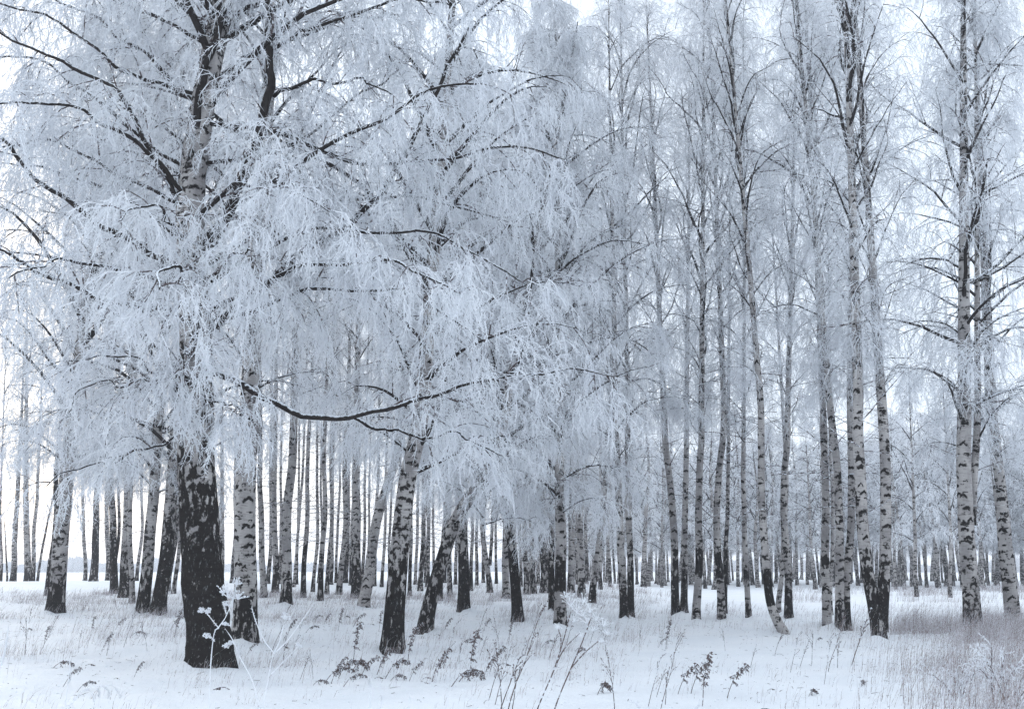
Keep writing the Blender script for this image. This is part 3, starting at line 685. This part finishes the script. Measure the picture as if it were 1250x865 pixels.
# ------------------------------------------------------------------ grass: nobody could count it
def grass():
    r = np.random.default_rng(8); mbs = MB()
    def blades(x, y, h, w, lean, m):
        n = len(x); z = terrain(x, y); b = np.stack([x, y, z - .03], 1)
        az = r.uniform(0, 2 * PI, n); l = np.stack([np.cos(az) * .35 + .45, np.sin(az) * .4, 0 * az], 1) * (lean * h)[:, None]
        p1 = b + np.stack([0 * h, 0 * h, h * .6], 1) + l * .35; p2 = b + np.stack([0 * h, 0 * h, h * r.uniform(.78, 1, n)], 1) + l
        s = r.uniform(0, PI, n); sd = np.stack([np.cos(s), np.sin(s), 0 * s], 1) * (w * .5)[:, None]
        V = np.stack([b - sd, b + sd, p1 - sd * .8, p1 + sd * .8, p2], 1).reshape(-1, 3); k = np.arange(n)[:, None] * 5
        mbs.add(V, k + np.array([[0, 1, 3, 2]]), k + np.array([[2, 3, 4]]), m)
    # tufts all over the ground, thick at the left and middle distance
    def tufts(n, u0, u1, d0, d1, dens, hmin, hmax, spread, per, w):
        u = r.uniform(u0, u1, n); d = np.sqrt(r.uniform(d0**2, d1**2, n)); x = u * d; y = d
        keep = r.random(n) < dens(u, d, x, y); x, y = x[keep], y[keep]
        k = r.integers(per[0], per[1], len(x)); X = np.repeat(x, k); Y = np.repeat(y, k)
        X = X + r.normal(0, spread, len(X)); Y = Y + r.normal(0, spread, len(Y))
        h = r.uniform(hmin, hmax, len(X)) * np.repeat(r.uniform(.6, 1.2, len(x)), k)
        m = (r.random(len(X)) < .34).astype(int)
        for mm in (0, 1):
            q = m == mm; blades(X[q], Y[q], h[q], np.maximum(w, Y[q] * .00022) * r.uniform(.7, 1.3, q.sum()), r.uniform(.3, 1.5, q.sum()), mm)
    patch = lambda x, y, s, k: sstep(.42, .68, vnoise(x / s, y / s, k))
    tufts(15000, -.56, .16, 13.5, 42, lambda u, d, x, y: (.05 + .95 * patch(x, y, 1.3, 21) * (.3 + .7 * patch(x, y, .5, 25))) * (.35 + .65 * sstep(14, 17, d)) * (1 - .6 * sstep(.06, .16, u)), .12, .42, .10, (3, 8), .0042)
    tufts(2600, -.56, .5, 10.5, 16, lambda u, d, x, y: .25 * patch(x, y, 1.1, 22), .10, .30, .08, (2, 5), .004)
    # grass round the feet of the nearer trunks
    for (root, b, Y) in TREES:
        if Y < 42:
            n = int(r.integers(18, 45)); q = r.uniform(0, 2 * PI, n); dd = r.uniform(.15, .6, n) * (1 + (Y < 16))
            blades(b[0] + dd * np.cos(q), b[1] + dd * np.sin(q), r.uniform(.12, .42, n), np.maximum(.004, Y * .0002) * r.uniform(.7, 1.3, n), r.uniform(.2, .9, n), int(r.integers(2)))
    # the tall pale grass in the corner
    tufts(6000, .24, .60, 8.5, 26, lambda u, d, x, y: sstep(.33, .47, u + .12 * (vnoise(x / 1.5, y / 1.5, 5) - .5)) * (.4 + .6 * patch(x, y, .9, 23)), .30, .85, .12, (6, 13), .0040)
    tufts(1100, .16, .56, 16, 40, lambda u, d, x, y: .55 * patch(x, y, 1.8, 24), .15, .45, .12, (3, 7), .0045)
    # ruddy tussocks along the far rim of the clearing
    tufts(1500, .26, .55, 42, 66, lambda u, d, x, y: patch(x, y * .6, 2.6, 31) * .9, .25, .7, .3, (5, 11), .009)
    tufts(1500, -.1, .16, 40, 58, lambda u, d, x, y: .6 * patch(x, y * .6, 2.6, 33), .2, .5, .25, (4, 8), .009)
    o = link('frosted_grass', mbs.mesh('frosted_grass', [GRASS, FGRASS])); tag(o, 'dry mauve grass with frost poking through the snow', 'grass', kind='stuff')
grass()

def litter():
    r = np.random.default_rng(18); mb = MB(); n = 2600
    u = r.uniform(-.56, .56, n); d = np.sqrt(r.uniform(8.5**2, 34**2, n)); x = u * d; z = terrain(x, d); a = r.uniform(0, 2 * PI, n); L = r.uniform(.03, .16, n) * r.uniform(.3, 1, n)
    c = np.stack([x, d, z + .004], 1); e = c + np.stack([np.cos(a) * L, np.sin(a) * L, r.uniform(0, .3, n) * L], 1)
    P = np.stack([c, (c + e) / 2 + r.normal(0, .008, (n, 3)), e], 1); mb.tube(P, np.stack([np.full(n, .0032), np.full(n, .003), np.zeros(n)], 1), 3, 0)
    n = 5000; u = r.uniform(-.56, .56, n); d = np.sqrt(r.uniform(8.5**2, 30**2, n)); x = u * d; c = np.stack([x, d, terrain(x, d) - .006], 1)
    spindle(mb, c, np.tile([[0., 0, 1]], (n, 1)) + r.normal(0, .5, (n, 3)), r.uniform(.01, .03, n), r.uniform(.006, .02, n), 1)
    o = link('fallen_twigs', mb.mesh('fallen_twigs', [DRY, SNOW])); tag(o, 'bits of twig and dropped frost scattered over the snow', 'litter', kind='stuff')

# ------------------------------------------------------------------ weeds
def spindle(mb, c, d, L, w, m):
    """[N] little seed heads: four-sided bipyramids"""
    n = len(c); d = nrm(d); a = nrm(np.cross(d, r_ := np.random.default_rng(1).normal(0, 1, (n, 3)))); b = np.cross(d, a)
    L = L[:, None]; w = w[:, None]; mid = c + d * L * .45
    V = np.stack([c, mid + a * w, mid + b * w, mid - a * w, mid - b * w, c + d * L], 1).reshape(-1, 3); k = np.arange(n)[:, None] * 6
    T = np.concatenate([k + np.array([[0, i, j]]) for i, j in ((2, 1), (3, 2), (4, 3), (1, 4))] + [k + np.array([[5, i, j]]) for i, j in ((1, 2), (2, 3), (3, 4), (4, 1))])
    mb.add(V, np.zeros((0, 4), int), T, m)

litter()

def mugwort(seed, h, bend):
    r = np.random.default_rng(seed); stem, heads = MB(), MB()
    d = nrm(np.array([[bend * .8, r.normal(0, .2), 1.0]])); s = grow(r, np.array([[0, 0, -.06]]), d, np.array([h * 1.1]), 9, 2.6 * bend, .06)
    stem.tube(s, taper(np.array([.006]), .003, 9), 4, 0)
    p, dd, t = spawn(r, s, 12, .42, 1.0, 38, 12, .0); B = grow(r, p, dd, r.uniform(.03, .09, len(t)) * (h / .5) ** .5, 4, 2.4, .1)
    stem.tube(B, taper(np.full(len(B), .0035), .002, 4), 3, 0)
    p, dd, t = spawn(r, B, 7, .1, 1.0, 60, 20, -.7); spindle(heads, p, dd, r.uniform(.025, .055, len(p)), r.uniform(.005, .011, len(p)), 0)
    p, dd, t = spawn(r, s, 12, .5, 1.0, 60, 20, -.8); spindle(heads, p, dd, r.uniform(.03, .07, len(p)), r.uniform(.006, .012, len(p)), 0)
    return stem.mesh('stem', [DRY]), heads.mesh('seed_heads', [DRY])

def stalk(seed, h):
    r = np.random.default_rng(seed); mb = MB()
    s = grow(r, np.array([[0, 0, -.05]]), np.array([[r.uniform(.0, .5), r.normal(0, .15), 1.]]), np.array([h]), 7, .1, .05)
    mb.tube(s, taper(np.array([.005]), .0028, 7), 4, 0)
    p, d, t = spawn(r, s, 7, .45, 1.0, 32, 8, .2); B = grow(r, p, d, r.uniform(.08, .28, len(t)) * h, 4, .2, .08); mb.tube(B, taper(np.full(len(B), .0035), .0022, 4), 3, 0)
    hd = MB(); p, d, t = spawn(r, B, 3, .6, 1.0, 40, 15, .1); spindle(hd, p, d, r.uniform(.012, .03, len(p)), r.uniform(.004, .008, len(p)), 0)
    return mb.mesh('stem', [DRY]), hd.mesh('seed_heads', [DRY])

def weed(me, px, py, label, group, name, rz=0.0, sc=1.0, d=None):
    b = ground_hit(px, py) if d is None else at(px, py, d)
    if d is not None: b[2] = float(terrain(b[0], b[1]))
    root = link(name, None, None, b); root.empty_display_size = .1; root.rotation_euler[2] = rz; root.scale = (sc,) * 3
    tag(root, label, 'weed', group)
    link('stem', me[0], root); link('seed_heads', me[1], root)['kind'] = 'stuff'; return root

MUG = [mugwort(200 + i, h, b) for i, (h, b) in enumerate([(.48, .35), (.5, .55), (.42, .8), (.62, .3), (.55, .45), (.38, 1.1)])]
STK = [stalk(300 + i, h) for i, h in enumerate([.55, .7, .9, .5, .8])]
ML, MGp = 'small brown nodding weed with hanging seed heads sticking out of the snow', 'nodding brown weeds'
for i, (x, y, s) in enumerate([(403, 834, 1), (411, 828, 1.1), (425, 822, 1.3), (429, 812, 1), (437, 828, .8), (452, 828, 1), (459, 823, 1.1), (468, 828, 1.2), (474, 831, .9), (496, 812, 1), (499, 831, .7), (511, 829, 1),
        (526, 832, 1), (548, 838, .9), (556, 832, 1), (571, 830, 1.1), (597, 820, 1.1), (604, 812, .9), (590, 826, .8), (417, 838, .9), (62, 815, .9), (52, 790, .7), (75, 838, .7), (100, 812, .8), (126, 790, .6), (92, 845, .6),
        (158, 776, .8), (212, 778, .9), (207, 768, .7), (136, 828, .5), (163, 826, .5), (393, 834, .9), (380, 836, .7), (812, 792, .9), (803, 790, .5), (868, 799, .6), (950, 785, .5), (995, 785, .5), (1050, 838, .7),
        (485, 790, .8), (505, 780, .8), (528, 775, .9), (541, 772, .8), (560, 790, .7), (575, 782, .8), (412, 770, .8), (430, 765, .9), (450, 762, .7), (395, 762, .8), (380, 758, .7), (418, 755, .8), (462, 770, .8),
        (300, 800, .7), (340, 790, .8), (350, 775, .8), (372, 772, .8), (30, 770, .6), (110, 775, .7), (140, 768, .7), (165, 760, .8), (225, 790, .7), (660, 790, .8), (700, 795, .6), (620, 785, .7), (590, 770, .8)]):
    weed(MUG[i % 6], x, y, 'small brown nodding weed in the snow before the ' + MARKS[mark(x)[0]][1], MGp, 'nodding_weed', rng.uniform(-.5, .5), s * rng.uniform(.75, 1.1))
for (x, y, k, s, rz, lab) in [(288, 842, 5, 1.5, 3.1, 'brown weed folded right over in the snow in front of the massive black trunk'), (726, 848, 2, 1.4, .2, 'brown weed drooping like an umbrella alone on smooth snow'),
        (826, 847, 4, 1.2, 0, 'shaggy brown weed leaning low at the front of the clearing, first of a row'), (842, 846, 4, 1.35, .1, 'shaggy brown weed leaning steeply beside the tallest slanting one'), (932, 843, 5, .9, 0, 'single dark curled weed head on smooth snow below the curved-foot birch'),
        (886, 852, 4, 1.3, 0, 'shaggy slanting weed between the tallest one and the dark curled head'), (918, 868, 5, 1.2, 0, 'weed bent in a low arch at the bottom edge of the clearing'), (985, 850, 2, .9, 0, 'tent-shaped bent weed on the snow before the clump of three birches')]:
    weed(MUG[k], x, y, lab, None, 'nodding_weed', rz, s * .72)
weed(MUG[3], 856, 862, 'tallest slanting brown weed rising from the bottom of the clearing', None, 'nodding_weed', .2, .95)
SL, SG = 'thin bare dry stalk slanting out of the snow', 'thin dry stalks'
for i, (x, y, s) in enumerate([(608, 866, 1.2), (612, 872, 1.4), (618, 868, 1.3), (625, 866, 1.1), (603, 860, 1), (595, 855, 1), (750, 868, 1.1), (805, 866, 1), (812, 860, .9), (790, 862, .8), (800, 850, .9), (30, 800, 1), (48, 798, .9), (130, 800, .9),
        (150, 790, .9), (95, 790, .8), (180, 795, .8), (330, 800, 1.2), (345, 812, 1.2), (355, 800, 1), (365, 830, .7), (382, 830, .8), (640, 800, 1), (655, 790, 1), (690, 790, .9), (668, 805, 1), (740, 800, .8), (720, 785, .9), (780, 790, .7),
        (964, 820, .8), (975, 815, .8), (990, 812, .9), (1010, 820, .9), (1022, 815, .8), (1005, 835, .9), (915, 815, .8), (885, 795, .6), (945, 800, .7), (560, 810, .9), (540, 815, .9), (585, 800, .9), (610, 800, 1), (575, 795, .8), (35, 760, .8), (60, 770, .8), (120, 765, .9), (145, 755, .9)]):
    weed(STK[i % 5], x, y, 'thin bare dry stalk in the snow before the ' + MARKS[mark(x)[0]][1], SG, 'dry_stalk', rng.uniform(-.6, .6), s * rng.uniform(.8, 1.1))
weed(STK[0], 1037, 812, 'thin upright stalk standing before the clump of three birches', None, 'dry_stalk', 0, 1.7)

# white frosted plants close to the camera
def frosted_plant(name, lines, umbels, Y, label, r0=.008, seed=0, group=None, mat=None):
    """lines: px polylines at Y; umbels: (px, py, size)"""
    r = np.random.default_rng(seed); b = at(lines[0][0][0], lines[0][0][1], Y); b[2] = float(terrain(b[0], b[1]))
    root = link(name, None, None, b); root.empty_display_size = .1; tag(root, label, 'plant', group)
    for k, l in enumerate(lines):
        P = np.array([at(x, y, Y + .12 * math.sin(3 * k + i)) for i, (x, y) in enumerate(l)])
        if k == 0: P[0] = b - np.array([0, 0, .05])
        C = catmull(P, 24); s = np.linspace(0, 1, 24); mb = MB()
        mb.tube(C - b, (r0 * (1 - .45 * s) + r0 * .3 * vnoise(s * 30, s * 0, k + seed)) * (1 if k == 0 else .8), 6, 0)
        p, d, t = spawn(r, (C - b)[None], 46, .15, 1, 70, 15); mb.tube(np.stack([p, p + d * r.uniform(.006, .014, (len(p), 1))], 1), np.stack([np.full(len(p), .002), np.zeros(len(p))], 1), 3, 0)
        link('stem', mb.mesh('stem', [mat or FROST], True), root)
    for (x, y, sz) in umbels:
        c = at(x, y, Y) - b; mb = MB(); n = 10
        az = np.arange(n) * 2.4; el = R(1) * (25 + 60 * (np.arange(n) / n)); D = np.stack([np.cos(az) * np.cos(el), np.sin(az) * np.cos(el), np.sin(el)], 1)
        L = grow(r, np.tile(c - np.array([0, 0, sz * .5]), (n, 1)), D, np.full(n, sz * .72) * r.uniform(.5, 1.2, n), 4, .3, .08)
        mb.tube(L, taper(np.full(n, .0022), .0016, 4), 3, 0)
        p, d, t = spawn(r, L, 5, .8, 1, 50, 20, .1); spindle(mb, p, d, r.uniform(.005, .012, len(p)), r.uniform(.002, .0042, len(p)), 0)
        link('umbel', mb.mesh('umbel', [FROST]), root)
    return root
frosted_plant('frosted_umbel', [[(256, 1000), (255, 865), (258, 800), (262, 770), (267, 765), (276, 752), (286, 725)], [(267, 766), (258, 755), (250, 745), (246, 742)], [(262, 782), (256, 776), (252, 773)], [(284, 735), (288, 715), (289, 705)], [(276, 748), (274, 740), (272, 736)]],
              [(280, 720, .075), (289, 708, .045), (291, 722, .07), (273, 716, .06), (246, 743, .035), (254, 744, .03), (252, 774, .035), (275, 760, .022), (276, 735, .03)], 5.0, 'white frost-covered umbel plant with broad flat heads in front of the massive black trunk', .0031, 1)
frosted_plant('frosted_umbel', [[(330, 1010), (318, 865), (308, 830), (292, 800), (284, 780), (273, 764)], [(292, 800), (291, 785), (291, 780)], [(284, 783), (278, 786), (275, 790)]], [(281, 783, .03), (276, 787, .022)], 5.1, 'arching frosted stem crossing behind the broad-headed umbel plant', .0034, 2)
frosted_plant('frosted_umbel', [[(318, 1010), (321, 865), (328, 825), (333, 800), (342, 780), (348, 752)], [(335, 797), (322, 780), (313, 760), (307, 740)], [(337, 795), (352, 780), (370, 755), (384, 735)], [(331, 822), (345, 808), (358, 795), (364, 788)]],
              [(348, 750, .045), (364, 786, .02)], 5.2, 'frosted stem branching into four bare white rays beside the umbel plant', .0036, 3)
for i, (x, y, Y, lab) in enumerate([(453, 816, 4.6, 'upright white frosted stem tip with a small side stub at the bottom edge'), (500, 838, 4.7, 'slightly bent white frosted stem tip at the bottom edge, middle of three'), (547, 837, 4.8, 'thin white frosted stem tip at the bottom edge before the chevron-marked leaner'), (466, 850, 4.5, 'short white frosted stem tip curling over beside the upright one')]):
    L = [[(x - 3, 1060), (x - 2, 900), (x, y)]]
    if i == 0: L.append([(x - 1, 838), (x - 3, 828), (x - 4, 824)])
    if i == 3: L[0].append((x - 4, y + 1))
    frosted_plant('frosted_plant', L, [], Y, lab, .0038, 10 + i)
frosted_plant('frosted_plant', [[(78, 1000), (82, 865), (98, 845), (112, 838), (138, 836)], [(100, 843), (112, 845), (115, 856)], [(125, 837), (133, 845), (132, 852)], [(138, 836), (146, 846), (148, 850)], [(118, 838), (121, 845), (120, 850)]], [], 5.2, 'white frosted stem arched over with hanging side shoots near the bottom edge', .0034, 20)
frosted_plant('frosted_plant', [[(-6, 900), (0, 815), (6, 790), (11, 760)], [(2, 812), (6, 795), (10, 775)]], [], 5.2, 'white frosted stem rising at the outer edge of the snow', .0042, 21)
frosted_plant('frosted_plant', [[(78, 900), (82, 840), (85, 815), (84, 803)], [(82, 835), (86, 825), (87, 812)]], [], 6.5, 'faint pale frosted stem standing among weeds near the field side', .0035, 22)

frosted_plant('frosted_umbel', [[(640, 905), (656, 865), (675, 820), (688, 780), (697, 745)], [(675, 820), (690, 790), (708, 772)], [(684, 795), (684, 775), (680, 764)]],
              [(697, 730, .13), (690, 722, .09), (704, 738, .12), (712, 728, .10), (708, 772, .06), (680, 762, .07), (700, 752, .09)], 8.6, 'slanting dry umbel with frosted heads nearest the black-collared birch', .006, 31, None, DRY)
frosted_plant('frosted_umbel', [[(662, 905), (677, 865), (697, 815), (712, 780), (722, 752)], [(697, 815), (715, 795), (733, 780)], [(705, 797), (712, 792), (717, 791)]],
              [(720, 738, .12), (728, 748, .12), (737, 756, .10), (716, 752, .11), (734, 779, .06), (718, 792, .05), (741, 770, .06), (724, 762, .10), (711, 744, .10)], 8.4, 'slanting dry umbel with the largest cluster of white frosted heads', .006, 32, None, DRY)

def frosted_bush(px, py, w, h, label, seed, d=None, n=16, group=None):
    r = np.random.default_rng(seed); b = ground_hit(px, py) if d is None else at(px, py, d); b[2] = float(terrain(b[0], b[1]))
    root = link('frosted_bush', None, None, b); root.empty_display_size = .1; tag(root, label, 'bush', group)
    az = r.uniform(0, 2 * PI, n); D = np.stack([np.cos(az) * w / h, np.sin(az) * w / h, np.full(n, 1.0)], 1) * r.uniform(.5, 1, (n, 1)); D[:, 2] = 1
    L = grow(r, np.zeros((n, 3)) + r.normal(0, .05, (n, 3)) * [1, 1, 0] - [0, 0, .05], D, r.uniform(.6, 1.1, n) * h, 6, .8, .1)
    mb = MB(); mb.tube(L, taper(np.full(n, .007), .005, 6), 4, 1)
    p, dd, t = spawn(r, L, 7, .3, 1, 45, 12, .1); B = grow(r, p, dd, r.uniform(.08, .25, len(t)), 4, .5, .15); mb.tube(B, taper(np.full(len(B), .006), .004, 4), 3, 0)
    link('stem', mb.mesh('stem', [FROST, DRY]), root)
    mb = MB(); p, dd, t = spawn(r, B, 6, .4, 1, 55, 15, .1); spindle(mb, p, dd, r.uniform(.02, .05, len(p)), r.uniform(.004, .009, len(p)), 0)
    link('frost_tufts', mb.mesh('frost_tufts', [FROST]), root)['kind'] = 'stuff'; return root
frosted_bush(806, 880, .35, .45, 'low white frosted bush at the bottom edge of the open snow', 42, 9.0)
frosted_bush(1226, 862, .35, .75, 'bright white frosted clump in the tall corner grass', 43, n=12)
frosted_bush(1172, 850, .3, .5, 'paler frosted tuft in the corner grass, nearer the open snow', 44, n=10)

# ------------------------------------------------------------------ frosty air
def haze():
    x0, x1, y0, y1, z0, z1 = -900, 900, -60, 900, -2.6, 27
    V = np.array([[x, y, z] for z in (z0, z1) for y in (y0, y1) for x in (x0, x1)], float)
    Q = np.array([[0, 2, 3, 1], [4, 5, 7, 6], [0, 1, 5, 4], [2, 6, 7, 3], [0, 4, 6, 2], [1, 3, 7, 5]])
    b = NT('frosty_air'); v = b.n('VolumePrincipled'); v.inputs['Color'].default_value = (.93, .95, 1, 1); v.inputs['Density'].default_value = .0011; v.inputs['Anisotropy'].default_value = .3
    b.put(b.out.inputs[1], v.outputs[0])
    mb = MB(); mb.add(V, Q, np.zeros((0, 3), int)); o = link('haze', mb.mesh('haze', [b.m])); tag(o, 'thin frosty haze filling the wood', 'haze', kind='stuff')
haze()
